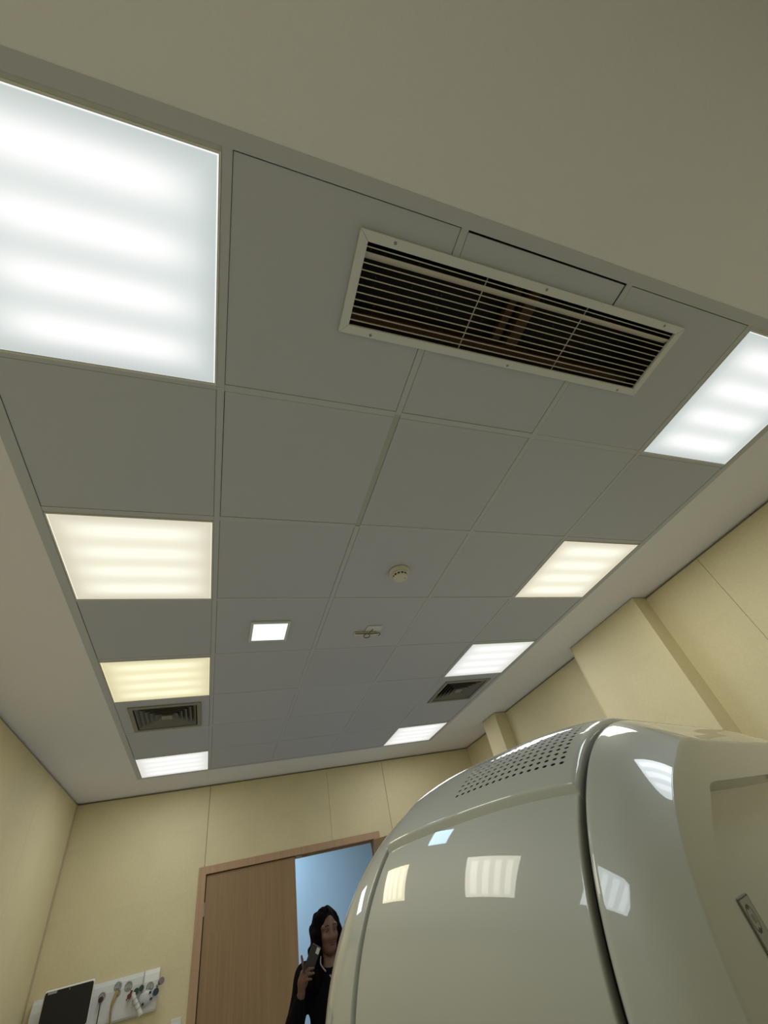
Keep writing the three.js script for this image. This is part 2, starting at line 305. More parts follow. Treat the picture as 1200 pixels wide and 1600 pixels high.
{ // blank mounting plate with loose loop of cable
  const t = thing('ceiling_plate', 'small white mounting plate with a loose loop of brown cable on the ceiling', 'mounting plate', [2.52 * CELL, H, -3.60 * CELL]);
  mesh('plate', rbox(0.105, 0.006, 0.062, 0.0015).translate(0.035, -0.003, 0.028), M.whitePlastic, t);
  mesh('clip_bar', rbox(0.155, 0.014, 0.036, 0.003).translate(-0.01, -0.007, -0.034), M.creamPlastic, t);
  const cm = std([0.12, 0.06, 0.03], 0.5);
  mesh('cable', [tube([[-0.085, -0.016, -0.012], [-0.03, -0.018, -0.010], [0.03, -0.018, -0.016], [0.085, -0.016, -0.012], [0.088, -0.014, -0.05]], 0.0026, 30),
    tube([[0.03, -0.008, 0.022], [0.012, -0.018, 0.02], [0.006, -0.022, -0.008], [0.02, -0.024, -0.04], [0, -0.024, -0.056], [-0.02, -0.022, -0.044], [-0.016, -0.02, -0.014]], 0.0026, 40)], cm, t, 'brown cable in a loop');
}
// ------------------------------------------------------------------ return air grille
{
  const x0 = 1.538 * CELL, x1 = 3.534 * CELL, z0 = 0.129 * CELL, z1 = 0.578 * CELL, w = 0.0265, px = (x0 + x1) / 2, pz = (z0 + z1) / 2;
  const t = thing('ceiling_vent', 'long rectangular return air grille with thin horizontal blades over a dark cavity', 'air vent', [px, H, -pz]);
  const A = (x1 - x0) / 2, B = (z1 - z0) / 2, a = A - w, b = B - w;
  const side = pts => flat(pts, -0.011, 0.011, 0.0012);
  const e = 0.0004;
  mesh('frame_rail', side([[-A, -B], [A, -B], [a - e, -b], [-a + e, -b]]), M.alu, t); mesh('frame_rail_001', side([[-A, B], [-a + e, b], [a - e, b], [A, B]]), M.alu, t);
  mesh('frame_rail_002', side([[-A, -B + e], [-a, -b + e], [-a, b - e], [-A, B - e]]), M.alu, t); mesh('frame_rail_003', side([[A, -B + e], [A, B - e], [a, b - e], [a, -b + e]]), M.alu, t);
  const zr = [0.193, 0.2262, 0.258, 0.288, 0.320, 0.352, 0.386, 0.4195, 0.451, 0.484, 0.515];
  zr.forEach((r, i) => {
    const g = rbox(2 * a + 0.006, i === 1 ? 0.022 : 0.015, 0.0030, 0.0009); g.rotateX(i === 1 ? -0.95 : -0.2);
    mesh(i ? `blade_${String(i).padStart(3, '0')}` : 'blade', g.translate(0, 0.004, -(r * CELL - pz)), M.blade, t);
  });
  for (const [k, c] of [[0, 2.209], [1, 2.848]]) mesh(k ? 'rod_001' : 'rod', bar([c * CELL - px, 0.010, b + 0.01], [c * CELL - px, 0.010, -b - 0.01], 0.0022, 0.0022, 8), M.blade, t);
  let s = 0;
  for (const c of [1.70, 2.53, 3.375]) for (const r of [0.147, 0.5635]) mesh(s ? `screw_00${s}` : 'screw', new THREE.SphereGeometry(0.0048, 12, 6, 0, Math.PI * 2, Math.PI / 2, Math.PI / 2).scale(1, 0.5, 1).translate(c * CELL - px, -0.0108, -(r * CELL - pz)), M.greyMetal, t, s++ ? undefined : undefined);
  const D = 0.30;
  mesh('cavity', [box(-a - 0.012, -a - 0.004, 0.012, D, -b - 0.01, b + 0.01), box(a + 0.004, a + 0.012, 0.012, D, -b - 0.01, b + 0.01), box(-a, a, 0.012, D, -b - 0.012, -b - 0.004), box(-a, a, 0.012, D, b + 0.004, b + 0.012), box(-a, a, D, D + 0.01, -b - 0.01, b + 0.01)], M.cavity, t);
  const specks = rng(5), fins = dataTex(512, 128, (u, v) => { const gu = u * 64 % 1, gv = v * 12 % 1, hit = nA(Math.floor(u * 64) * 3.7, Math.floor(v * 12) * 5.3) > 0.80 && gu > 0.4 && gu < 0.62 && gv > 0.35 && gv < 0.65; return hit ? [0.6, 0.58, 0.55] : [0.09, 0.085, 0.08]; });
  const cg = new THREE.BoxGeometry(1.16, 0.03, 0.17);
  mesh('filter_coil', cg.translate(-0.0, 0.14, -0.008), std([0.3, 0.3, 0.3], 0.7, { map: fins }), t);
  mesh('bracket', [box(0.0, 0.045, 0.07, 0.10, -b, b), box(-0.05, -0.02, 0.09, 0.11, -b, b)], std([0.10, 0.055, 0.03], 0.7), t);
  mesh('pan_rail', [box(-a, a, 0.05, 0.10, -b - 0.002, -b + 0.022)], std([0.11, 0.06, 0.032], 0.6), t);
}
// ------------------------------------------------------------------ four-way square air diffusers
function airDiffuser(c, label) {
  const t = thing('ceiling_diffuser', label, 'air vent', [(c + 0.508) * CELL, H, -5.538 * CELL], 0, 'square four-way air diffusers');
  const ring = (o, i, yo, yi, th = 0.0025) => {      // one sloping square louvre
    const g = []; for (let k = 0; k < 4; k++) {
      const P = [[-o, yo, o], [o, yo, o], [i, yi, i], [-i, yi, i]], v = [], Q = P.map(p => [p[0], p[1] + th, p[2]]);
      const quad = (A, B, C, D) => v.push(...A, ...B, ...C, ...A, ...C, ...D);
      quad(P[3], P[2], P[1], P[0]); quad(Q[0], Q[1], Q[2], Q[3]); quad(P[0], P[1], Q[1], Q[0]); quad(Q[3], Q[2], P[2], P[3]);
      const b = new THREE.BufferGeometry(); b.setAttribute('position', new THREE.Float32BufferAttribute(v, 3)); b.computeVertexNormals(); g.push(plain(b.rotateY(k * Math.PI / 2)));
    } return mergeGeometries(g);
  };
  const O = 0.378 * CELL;
  mesh('frame', flat(rectPts(-O, O, -O, O), -0.010, 0.011, 0.0015, [rectPts(-O + 0.028, O - 0.028, -O + 0.028, O - 0.028).reverse()]), M.greyMetal, t);
  for (let k = 0; k < 5; k++) { const o = O - 0.036 - k * 0.031; mesh(k ? `louvre_00${k}` : 'louvre', ring(o, o - 0.036, -0.004 - k * 0.001, 0.030), M.louvre, t); }
  mesh('centre_plate', rbox(0.07, 0.004, 0.07, 0.001).translate(0, -0.004, 0), M.greyMetal, t);
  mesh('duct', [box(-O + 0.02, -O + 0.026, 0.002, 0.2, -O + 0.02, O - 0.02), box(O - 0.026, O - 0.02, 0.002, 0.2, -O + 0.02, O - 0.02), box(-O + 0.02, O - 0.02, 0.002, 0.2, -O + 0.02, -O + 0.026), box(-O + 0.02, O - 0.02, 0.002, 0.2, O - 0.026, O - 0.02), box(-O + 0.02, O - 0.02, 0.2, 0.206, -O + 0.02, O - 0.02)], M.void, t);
}
airDiffuser(0, 'grey square louvred air diffuser beside the yellowish light panel, in the left row');
airDiffuser(4, 'grey square louvred air diffuser beside the white light panel, in the right row');
// ------------------------------------------------------------------ scanner gantry: a bulging drum in profile, covers with gaps, recessed front
{
  const a = 0.6415, b = 0.6851, p = 2.993, e = 1.0931, W = 0.85, CH = 1.2624, s1 = a * Math.PI / 2, ST = 2 * s1 + W;
  const t = thing('scanner_gantry', 'large glossy off-white medical scanner with rounded covers and a perforated top', 'scanner', [1.6745, 0, -1.2261], 0.3936);
  const sm = (x, u, v) => { const k = Math.max(0, Math.min(1, (x - u) / (v - u))); return k * k * (3 - 2 * k); };
  // radius at depth y: the drum is flatter towards the front seam, then rolls over; the middle of the front shoulder lies lower than its two corners
  const base = y => a * Math.pow(Math.max(0, 1 - Math.pow(Math.abs(y / b), p)), 1 / p), Y0 = -0.21, B0 = base(Y0), BS = (base(Y0 + 1e-5) - B0) / 1e-5;
  const rho = (y, s) => {
    let r = base(y); const m = Math.min(s, ST - s);
    if (y < Y0) r += 0.40 * (B0 + BS * (y - Y0) - r) * (1 - 0.65 * sm(m, 0.62, 0.95)) * (1 - sm(-y, 0.42, 0.52));
    return r - 0.022 * sm(m, 0.80, 1.08) * sm(-y, 0.365, 0.46) - 0.040 * sm(m, 0.195, 0.84) * (1 - 0.62 * sm(m, 0.70, 1.02)) * sm(-y, 0.371, 0.520);
  };
  function skel(s) {
    if (s < 0) return [0, s, -1, 0];
    if (s > ST) return [W, ST - s, 1, 0];
    if (s < s1) { const q = Math.PI - s / a; return [0, 0, Math.cos(q), Math.sin(q) / e]; }
    if (s < s1 + W) return [s - s1, 0, 0, 1 / e];
    const q = Math.PI / 2 - (s - s1 - W) / a; return [W, 0, Math.cos(q), Math.sin(q) / e];
  }
  const at = (s, y, r = rho(y, s)) => { const [x, z, nx, nz] = skel(s); return new THREE.Vector3(x + nx * r, CH + z + nz * r, -y); };
  const nrm = (s, y) => { const h = 1e-4, A = at(s + h, y).sub(at(s - h, y)), B = at(s, y + h).sub(at(s, y - h)); return B.cross(A).normalize().multiplyScalar(-1); };
  { const q = nrm(0.5, 0); if (q.x > 0) throw new Error('gantry normals'); }
  const ROLL = [[0, -0.04], [0.0004, -0.010], [0.0012, -0.0045], [0.0025, -0.0012], [0.004, -0.0003], [0.006, 0]];
  const CHAM = [[0, -0.03], [0.0004, -0.0185], [0.002, -0.0172], [0.005, -0.0145], [0.014, -0.0046], [0.017, -0.0018], [0.020, -0.0004], [0.023, 0]];
  const TUCK = [[0, -0.03], [0.001, -0.002], [0.002, 0]];
  const LIP = [[0, -0.04], [0.0004, -0.016], [0.0015, -0.0105], [0.0035, -0.0062], [0.007, -0.0026], [0.011, -0.0007], [0.016, 0]];
  function samples(lo, hi, n, eLo, eHi, extra = []) {
    const o = []; let A = lo, B = hi;
    if (eLo) { for (const [d, f] of eLo) o.push([lo + d, f]); A = lo + eLo[eLo.length - 1][0]; }
    if (eHi) { for (const [d, f] of eHi) o.push([hi - d, f]); B = hi - eHi[eHi.length - 1][0]; }
    for (let i = 0; i <= n; i++) { const v = A + (B - A) * i / n; if ((eLo && i === 0) || (eHi && i === n)) continue; if (!extra.some(x => Math.abs(x - v) < 0.002)) o.push([v, 0]); }
    for (const x of extra) o.push([x, 0]);
    return o.sort((m, n) => m[0] - n[0]);
  }
  function gridGeo(S, Y, off, skip) {
    const pos = [], nor = [], idx = [], ny = Y.length;
    for (const [s, fs] of S) for (const [y, fy] of Y) { const q = at(s, y), n = nrm(s, y), d = Math.min(fs, fy) + off; q.addScaledVector(n, d); pos.push(q.x, q.y, q.z); nor.push(fs || fy ? 0 : n.x, fs || fy ? 0 : n.y, fs || fy ? 0 : n.z); }
    for (let i = 0; i < S.length - 1; i++) for (let j = 0; j < ny - 1; j++) {
      if (skip && skip((S[i][0] + S[i + 1][0]) / 2, (Y[j][0] + Y[j + 1][0]) / 2)) continue;
      const k = i * ny + j; idx.push(k, k + 1, k + ny, k + 1, k + ny + 1, k + ny);
    }
    const g = new THREE.BufferGeometry(); g.setAttribute('position', new THREE.Float32BufferAttribute(pos, 3)); g.setIndex(idx); g.computeVertexNormals();
    const N = g.attributes.normal;                   // outward orientation, smooth analytic normals where the surface is not rolled
    let flip = 0; for (let i = 0; i < N.count; i++) flip += nor[3 * i] * N.getX(i) + nor[3 * i + 1] * N.getY(i) + nor[3 * i + 2] * N.getZ(i);
    if (flip < 0) { for (let i = 0; i < idx.length; i += 3) { const q = idx[i]; idx[i] = idx[i + 1]; idx[i + 1] = q; } g.setIndex(idx); g.computeVertexNormals(); }
    for (let i = 0; i < N.count; i++) if (nor[3 * i] || nor[3 * i + 1] || nor[3 * i + 2]) g.attributes.normal.setXYZ(i, nor[3 * i], nor[3 * i + 1], nor[3 * i + 2]);
    return g;
  }
  const ySeam = -0.3612, yGroove = 0.2735, sTop = 45.4 * Math.PI / 180 * a, sBot = -1.17;
  // side covers
  const sideS = samples(sBot, sTop + 0.0035, 70, ROLL, TUCK), sideY = samples(ySeam + 0.005, yGroove - 0.0035, 70, ROLL, ROLL);
  mesh('side_cover', gridGeo(sideS, sideY, -0.004), M.paint, t);
  mesh('side_cover_001', gridGeo(sideS.map(([s, f]) => [ST - s, f]).reverse(), sideY, -0.004), M.paint, t);
  // top cover with real perforations
  const pitchY = 0.0348 * CELL, pitchS = 1.94 * Math.PI / 180 * a, nY = 16, nS = 15;
  const v0 = 0.018 * CELL + pitchY / 2 - nY * pitchY, u0 = (180 - 126.2) * Math.PI / 180 * a - pitchS / 2;
  const exY = [], exS = []; for (let i = 0; i <= nY * 4; i++) exY.push(v0 + i * pitchY / 4); for (let i = 0; i <= nS * 4; i++) exS.push(u0 + i * pitchS / 4);
  const inPatch = (s, y) => s > u0 && s < u0 + nS * pitchS && y > v0 && y < v0 + nY * pitchY;
  const topS = samples(sTop + 0.0005, ST - sTop - 0.0005, 90, CHAM, CHAM, exS).filter(([s, f]) => f || exS.includes(s) || !(s > u0 && s < u0 + nS * pitchS));
  const topY = samples(ySeam + 0.004, yGroove - 0.0005, 60, LIP, ROLL, exY).filter(([y, f]) => f || exY.includes(y) || !(y > v0 && y < v0 + nY * pitchY));
  const parts = [plain(gridGeo(topS, topY, 0.009, inPatch))];
  {
    const pos = [], nor = []; const OFF = 0.009;
    const V = (s, y, d) => { const n = nrm(s, y), q = at(s, y).addScaledVector(n, OFF + d); return [q, n]; };
    const tri = (A, B, C) => { for (const [q, n] of [A, B, C]) { pos.push(q.x, q.y, q.z); nor.push(n.x, n.y, n.z); } };
    for (let i = 0; i < nS; i++) for (let j = 0; j < nY; j++) {
      const cs = u0 + (i + 0.5) * pitchS, cy = v0 + (j + 0.5) * pitchY, sq = [], ci = [], lo = [];
      for (let k = 0; k < 16; k++) {
        const q = k / 16 * Math.PI * 2 + Math.PI / 4, side = Math.floor(k / 4), f = (k % 4) / 4;
        const c = [[1, 1], [-1, 1], [-1, -1], [1, -1]], A = c[side], B = c[(side + 1) % 4];
        sq.push(V(cs + (A[0] + (B[0] - A[0]) * f) * pitchS / 2, cy + (A[1] + (B[1] - A[1]) * f) * pitchY / 2, 0));
        ci.push(V(cs + Math.cos(q) * 0.0062, cy + Math.sin(q) * 0.0062, 0)); lo.push(V(cs + Math.cos(q) * 0.0062, cy + Math.sin(q) * 0.0062, -0.0015));
      }
      for (let k = 0; k < 16; k++) { const m = (k + 1) % 16; tri(sq[k], sq[m], ci[k]); tri(sq[m], ci[m], ci[k]); tri(ci[k], ci[m], lo[k]); tri(ci[m], lo[m], lo[k]); }
    }
    const g = new THREE.BufferGeometry(); g.setAttribute('position', new THREE.Float32BufferAttribute(pos, 3)); g.setAttribute('normal', new THREE.Float32BufferAttribute(nor, 3)); parts.push(plain(g));
  }
  mesh('top_cover', mergeGeometries(parts), M.paint, t, 'top cover perforated with rows of small round holes');
  // rear cover
  const ry = []; for (const [d, f] of ROLL) ry.push([yGroove + 0.0035 + d, f]); for (let i = 1; i <= 40; i++) { const k = i / 40; ry.push([yGroove + 0.0115 + (0.988 * b - yGroove - 0.0115) * (1 - Math.pow(1 - k, 2.2)), 0]); }
  const ringS = []; for (let i = 0; i <= 200; i++) ringS.push([sBot + (ST - 2 * sBot) * i / 200, 0]);
  const back = (() => { const s = new THREE.Shape(); ringS.forEach(([u], i) => { const q = at(u, 0.988 * b); i ? s.lineTo(q.x, q.y) : s.moveTo(q.x, q.y); }); return plain(new THREE.ShapeGeometry(s, 1).translate(0, 0, -0.988 * b)); })();
  mesh('rear_cover', mergeGeometries([plain(gridGeo(ringS, ry, 0.002)), back]), M.paint, t);
  // front cover: shoulder, rounded edge, flat face with the recess cut out
  const yF = -0.506, er = 0.016;
  const rFace = s => { let r = rho(yF + 0.004, s); return r - 0.012; };
  const fy = samples(yF + 0.004, ySeam - 0.005, 26, null, LIP);
  const fg = gridGeo(ringS, fy, 0);
  const edge = (() => {                               // rolls from the shoulder into the face
    const pos = [], idx = [], K = 6;
    for (const [s] of ringS) for (let k = 0; k <= K; k++) { const q = k / K, y = yF + 0.004 * (1 - q) * (1 - q), r = rho(yF + 0.004, s) - 0.012 * (1 - (1 - q) * (1 - q)) * (q); const v = at(s, y, r); pos.push(v.x, v.y, v.z); }
    const n = K + 1; for (let i = 0; i < ringS.length - 1; i++) for (let k = 0; k < K; k++) { const j = i * n + k; idx.push(j, j + n, j + 1, j + 1, j + n, j + n + 1); }
    const g = new THREE.BufferGeometry(); g.setAttribute('position', new THREE.Float32BufferAttribute(pos, 3)); g.setIndex(idx); g.computeVertexNormals(); return g;
  })();
  const half = [[-0.78, -1.5], [-0.785, -0.9], [-0.78, -0.5], [-0.765, -0.2], [-0.73, 0.02], [-0.685, 0.168], [-0.654, 0.225], [-0.571, 0.332], [-0.47, 0.418], [-0.359, 0.49], [-0.264, 0.534], [-0.222, 0.556], [-0.19, 0.574], [-0.155, 0.584], [-0.11, 0.5875], [0.1, 0.588]];
  const WC = W / CELL; const loop = half.concat(half.slice().reverse().map(([x, z]) => [WC - x, z])).map(([x, z]) => new THREE.Vector2(x * CELL, CH + z * CELL));
  const curve = new THREE.CatmullRomCurve3(loop.map(v => new THREE.Vector3(v.x, v.y, 0)), false, 'centripetal').getPoints(220).map(v => new THREE.Vector2(v.x, v.y));
  const face = (() => { const s = new THREE.Shape(ringS.map(([u]) => { const q = at(u, yF, rFace(u)); return new THREE.Vector2(q.x, q.y); })); s.holes.push(new THREE.Path(curve.slice().reverse())); return new THREE.ShapeGeometry(s, 1).translate(0, 0, -yF); })();
  const yR = -0.45;
  const wallG = (() => { const pos = [], idx = [], ys = [yF, yF + 0.002, yF + 0.006, yR - 0.004, yR], ins = [0.0, 0.0012, 0.002, 0.0125, 0.0150];
    const c = new THREE.Vector2(W / 2, CH - 0.2); const pts = curve.concat([curve[0]]);
    for (const v of pts) { const d = c.clone().sub(v).normalize(); ys.forEach((y, k) => pos.push(v.x + d.x * ins[k], v.y + d.y * ins[k], -y)); }
    const n = ys.length; for (let i = 0; i < pts.length - 1; i++) for (let k = 0; k < n - 1; k++) { const j = i * n + k; idx.push(j, j + 1, j + n, j + 1, j + n + 1, j + n); }
    const g = new THREE.BufferGeometry(); g.setAttribute('position', new THREE.Float32BufferAttribute(pos, 3)); g.setIndex(idx); g.computeVertexNormals(); return g; })();
  const fc = mesh('front_cover', [fg, edge, face, wallG], M.paint, t);
  const bc = [W / 2, CH - 0.27], br = 0.35;
  const mid = new THREE.Vector2(W / 2, CH - 0.2), inner = new THREE.Shape(curve.map(v => v.clone().addScaledVector(mid.clone().sub(v).normalize(), 0.0147))); { const h = new THREE.Path(); h.absarc(bc[0], bc[1], br, 0, Math.PI * 2, true); inner.holes.push(h); }
  mesh('front_panel', new THREE.ShapeGeometry(inner, 48).translate(0, 0, -yR), M.paint, t, 'recessed front panel inside the front cover');
  mesh('bore_liner', [new THREE.CylinderGeometry(br, br, 0.9, 64, 1, true).rotateX(Math.PI / 2).translate(bc[0], bc[1], -yR - 0.45)], M.whitePlastic, t);
  mesh('bore_end', new THREE.CircleGeometry(br, 48).translate(bc[0], bc[1], -yR - 0.9), M.blackPlastic, t);
  mesh('seam_backing', gridGeo(ringS, samples(-0.44, 0.6, 20), -0.034), M.darkGap, t, 'dark backing shell added behind the gaps between covers');  // dark shell added inside the covers to stop light at gaps and holes
  mesh('plinth', rbox(1.9, 0.12, 0.95, 0.02).translate(W / 2, 0.06, 0), M.greyMetal, t);
  // badge on the recessed panel: metal strip with a round monogram
  const cv = document.createElement('canvas'); cv.width = 160; cv.height = 360; const g = cv.getContext('2d');
  g.fillStyle = '#8c8d88'; g.fillRect(0, 0, 160, 360); g.strokeStyle = '#2a2a28'; g.lineWidth = 7; g.strokeRect(2, 2, 156, 400);
  g.strokeStyle = '#0c0c0c'; g.lineWidth = 7; g.beginPath(); g.arc(64, 78, 48, 0, Math.PI * 2); g.stroke();
  g.fillStyle = '#0c0c0c'; for (const k of [-1, 1]) { g.beginPath(); g.arc(64, 78, 48, k * Math.PI / 2 - 0.55, k * Math.PI / 2 + 0.55); g.lineTo(64, 78 + k * 30); g.fill(); }
  g.lineWidth = 6; for (const k of [-12, 4, 18]) { g.beginPath(); g.moveTo(64 + k, 64); g.bezierCurveTo(58 + k, 72, 74 + k, 84, 66 + k, 94); g.stroke(); }
  g.fillStyle = '#33332f'; for (let k = 0; k < 4; k++) { g.fillRect(40 + 26 * (k % 2), 176 + k * 34, 30, 12); g.fillRect(46 + 18 * (k % 2), 186 + k * 34, 10, 16); }
  const bt = new THREE.CanvasTexture(cv); bt.colorSpace = THREE.SRGBColorSpace; bt.magFilter = THREE.LinearFilter;
  const bx0 = -0.288 * CELL, bx1 = -0.184 * CELL, by1 = CH + 0.2925 * CELL, by0 = by1 - (bx1 - bx0) * 360 / 160;
  const bm = std([1, 1, 1], 0.4, { map: bt }), pl = new THREE.Mesh();
  mesh('badge', rbox(bx1 - bx0, by1 - by0, 0.003, 0.001).translate((bx0 + bx1) / 2, (by0 + by1) / 2, -yR + 0.0016), std([0.25, 0.25, 0.24], 0.4, { metalness: 0.3 }), t, 'grey badge strip with a round black monogram').add((() => { const o = new THREE.Mesh(new THREE.PlaneGeometry(bx1 - bx0 - 0.002, by1 - by0 - 0.002).translate((bx0 + bx1) / 2, (by0 + by1) / 2, -yR + 0.0034), bm); o.name = 'badge_print'; o.receiveShadow = true; return o; })());
}
// ------------------------------------------------------------------ bedhead service panel on the back wall and what hangs on it
{
  const x0 = -0.555, x1 = 0.348, y0 = 1.288, y1 = 1.536, zf = ZB + 0.062;
  const t = thing('service_panel', 'grey-white wall panel with round gas outlets, left of the door', 'gas panel', [0, 0, 0]);
  const prof = [[0, y0], [0.045, y0], [0.060, y0 + 0.012], [0.062, y0 + 0.03], [0.062, y1 - 0.07], [0.054, y1 - 0.028], [0.036, y1 - 0.006], [0.02, y1], [0, y1]];
  const seg = (a, b) => new THREE.ExtrudeGeometry(new THREE.Shape(prof.map(q => new THREE.Vector2(...q))), { depth: b - a, bevelEnabled: false }).rotateY(Math.PI / 2).scale(1, 1, -1).translate(a, 0, ZB);
  const fixWind = g => { const q = plain(g), P = q.attributes.position; for (let i = 0; i < P.count; i += 3) { const A = [P.getX(i), P.getY(i), P.getZ(i)]; P.setXYZ(i, P.getX(i + 1), P.getY(i + 1), P.getZ(i + 1)); P.setXYZ(i + 1, ...A); } q.computeVertexNormals(); return q; };
  const pm = std([0.62, 0.64, 0.64], 0.35, {}), pm2 = std([0.72, 0.73, 0.71], 0.3, {});
  mesh('body', fixWind(seg(x0, 0.226)), pm, t); mesh('end_section', fixWind(seg(0.228, x1 - 0.004)), pm2, t); mesh('end_cap', fixWind(seg(x1 - 0.004, x1)), M.creamPlastic, t);
  const ring = (r, w) => new THREE.TorusGeometry(r, w, 10, 32);
  let k = 0;
  for (const [x, y, r] of [[-0.068, 1.456, 0.022], [0.038, 1.490, 0.024], [0.118, 1.474, 0.025], [0.284, 1.436, 0.024], [0.044, 1.452, 0.018]]) {
    const o = mesh(k ? `outlet_00${k}` : 'outlet', ring(r, 0.0045).translate(x, y, zf + 0.002), std([0.33, 0.34, 0.34], 0.35), t); k++;
    mesh('socket', new THREE.CylinderGeometry(r * 0.55, r * 0.6, 0.014, 20).rotateX(Math.PI / 2).translate(x, y, zf + 0.004), std([0.30, 0.31, 0.30], 0.4), o);
  }
  const put = (n, l, c, x, y) => thing(n, l, c, [x, y, zf]);
  { const o = put('power_plug', 'dark red round plug with a thin black cord hanging, beside the wall display', 'plug', -0.072, 1.440);
    mesh('body', new THREE.CylinderGeometry(0.016, 0.018, 0.034, 20).rotateX(Math.PI / 2).translate(0, 0, 0.017), std([0.05, 0.012, 0.01], 0.5), o); mesh('cord', tube([[0, -0.004, 0.03], [0.004, -0.04, 0.036], [0.002, -0.12, 0.03], [0, -0.30, 0.02]], 0.0036, 24), M.blackPlastic, o); }
  { const o = put('hose_fitting', 'brass-yellow gas fitting with a tan hose hanging from the service panel', 'hose fitting', 0.038, 1.452), y = std([0.42, 0.30, 0.10], 0.4), h = std([0.30, 0.21, 0.09], 0.55);
    mesh('body', [bar([0, 0, 0.0], [0, 0, 0.03], 0.014), bar([0, 0.006, 0.028], [-0.014, -0.036, 0.034], 0.013, 0.010), bar([-0.014, -0.036, 0.034], [-0.022, -0.062, 0.034], 0.012, 0.009)], y, o); mesh('hose', tube([[-0.022, -0.055, 0.034], [-0.021, -0.09, 0.034], [-0.014, -0.16, 0.03], [-0.012, -0.30, 0.02]], 0.0075, 24, 10), h, o); }
  { const o = put('red_valve', 'dark red valve knob below the third gas outlet', 'valve', 0.138, 1.414), m = std([0.13, 0.025, 0.025], 0.5);
    mesh('knob', [bar([0, 0, 0], [0, 0, 0.04], 0.013, 0.016), bar([0.006, 0.01, 0.02], [0.012, 0.03, 0.02], 0.008)], m, o); mesh('stem', bar([-0.004, 0, 0.02], [-0.022, -0.02, 0.03], 0.005, 0.003), m, o); }
  { const o = put('flow_meter', 'white tube flow meter hanging aslant under green knobs', 'flow meter', 0.20, 1.36);
    mesh('tube', bar([-0.032, 0.054, 0.055], [0.04, -0.062, 0.05], 0.016, 0.019), std([0.62, 0.63, 0.58], 0.3), o); mesh('cap', bar([0.04, -0.062, 0.05], [0.046, -0.071, 0.05], 0.02, 0.016), M.whitePlastic, o); mesh('mount', bar([-0.028, 0.058, 0.0015], [-0.028, 0.058, 0.055], 0.012), M.whitePlastic, o);
    let q = 0; for (const s of [0.2, 0.45, 0.7]) mesh(q ? `scale_band_00${q}` : 'scale_band', bar([-0.032 + 0.072 * s, 0.054 - 0.116 * s, 0.0545], [-0.032 + 0.072 * (s + 0.03), 0.054 - 0.116 * (s + 0.03), 0.0544], 0.0190), M.greyMetal, o, q++ ? undefined : undefined); }
  { const gm = std([0.012, 0.06, 0.032], 0.45); let i = 0;
    for (const [x, y, l] of [[0.186, 1.432, 'dark green knob, the left of two above the white flow meter'], [0.222, 1.441, 'dark green knob, the right of two above the white flow meter']]) { const o = put('green_knob', l, 'knob', x, y); o.userData.group = 'green flow meter knobs';
      const pts = []; for (let j = 0; j < 24; j++) { const q = j / 24 * Math.PI * 2, r = 0.017 + (j % 2) * 0.0025; pts.push([Math.cos(q) * r, Math.sin(q) * r]); } mesh('grip', slab(pts, 0.028, 0.001).translate(0, 0, 0.014), gm, o); mesh('spindle', bar([0, 0, 0], [0, 0, 0.016], 0.007), M.steel, o); i++; } }
  { const o = put('vacuum_gauge', 'round white gauge body with dark ports at the right end of the service panel', 'gauge', 0.265, 1.372), m = std([0.50, 0.52, 0.53], 0.35);
    mesh('body', new THREE.SphereGeometry(0.048, 28, 18).scale(1.15, 0.95, 0.55).translate(0, 0.004, 0.028), m, o); let q = 0; for (const [x, y] of [[0.042, -0.008], [-0.016, -0.026], [0.03, 0.03]]) mesh(q++ ? `port_00${q - 1}` : 'port', bar([x, y, 0.02], [x, y, 0.058], 0.008), M.blackPlastic, o); }
  { const o = put('blue_knob', 'dark blue round knob at the right edge of the service panel', 'knob', 0.334, 1.396);
    mesh('grip', bar([0, 0, 0.012], [0.004, 0, 0.05], 0.020, 0.022, 18), std([0.015, 0.035, 0.075], 0.4), o); mesh('spindle', bar([0, 0, 0], [0, 0, 0.014], 0.008), M.steel, o); }
  { const o = put('pressure_dial', 'small mauve round pressure dial sticking out past the right end of the service panel', 'gauge', 0.335, 1.44);
    mesh('case', bar([0.028, 0.008, 0.03], [0.040, 0.012, 0.052], 0.021, 0.022, 20), std([0.22, 0.15, 0.17], 0.4), o); mesh('neck', [bar([0.03, 0.008, 0.034], [0.004, -0.012, 0.034], 0.007), bar([0.004, -0.012, 0.036], [0.004, -0.012, 0], 0.008)], M.greyMetal, o); }
  { const o = put('thin_rod', 'thin grey rod standing upright on the right part of the service panel', 'rod', 0.226, 1.44); mesh('shaft', bar([0, 0, 0.012], [0.004, 0.098, 0.010], 0.004), M.steel, o); mesh('foot', bar([0, 0, 0], [0, 0, 0.014], 0.006), M.steel, o); }
  { const o = thing('wall_display', 'black screen in a thin white frame mounted in front of the service panel', 'monitor', [-0.298, 1.452, ZB + 0.15]);
    const w = 0.342, h = 0.245;
    mesh('case', new RoundedBoxGeometry(w, h, 0.03, 4, 0.014), M.whitePlastic, o);
    const rr = (w, h, r) => { const s = new THREE.Shape(); s.moveTo(-w / 2 + r, -h / 2); s.lineTo(w / 2 - r, -h / 2); s.quadraticCurveTo(w / 2, -h / 2, w / 2, -h / 2 + r); s.lineTo(w / 2, h / 2 - r); s.quadraticCurveTo(w / 2, h / 2, w / 2 - r, h / 2); s.lineTo(-w / 2 + r, h / 2); s.quadraticCurveTo(-w / 2, h / 2, -w / 2, h / 2 - r); s.lineTo(-w / 2, -h / 2 + r); s.quadraticCurveTo(-w / 2, -h / 2, -w / 2 + r, -h / 2); return s; };
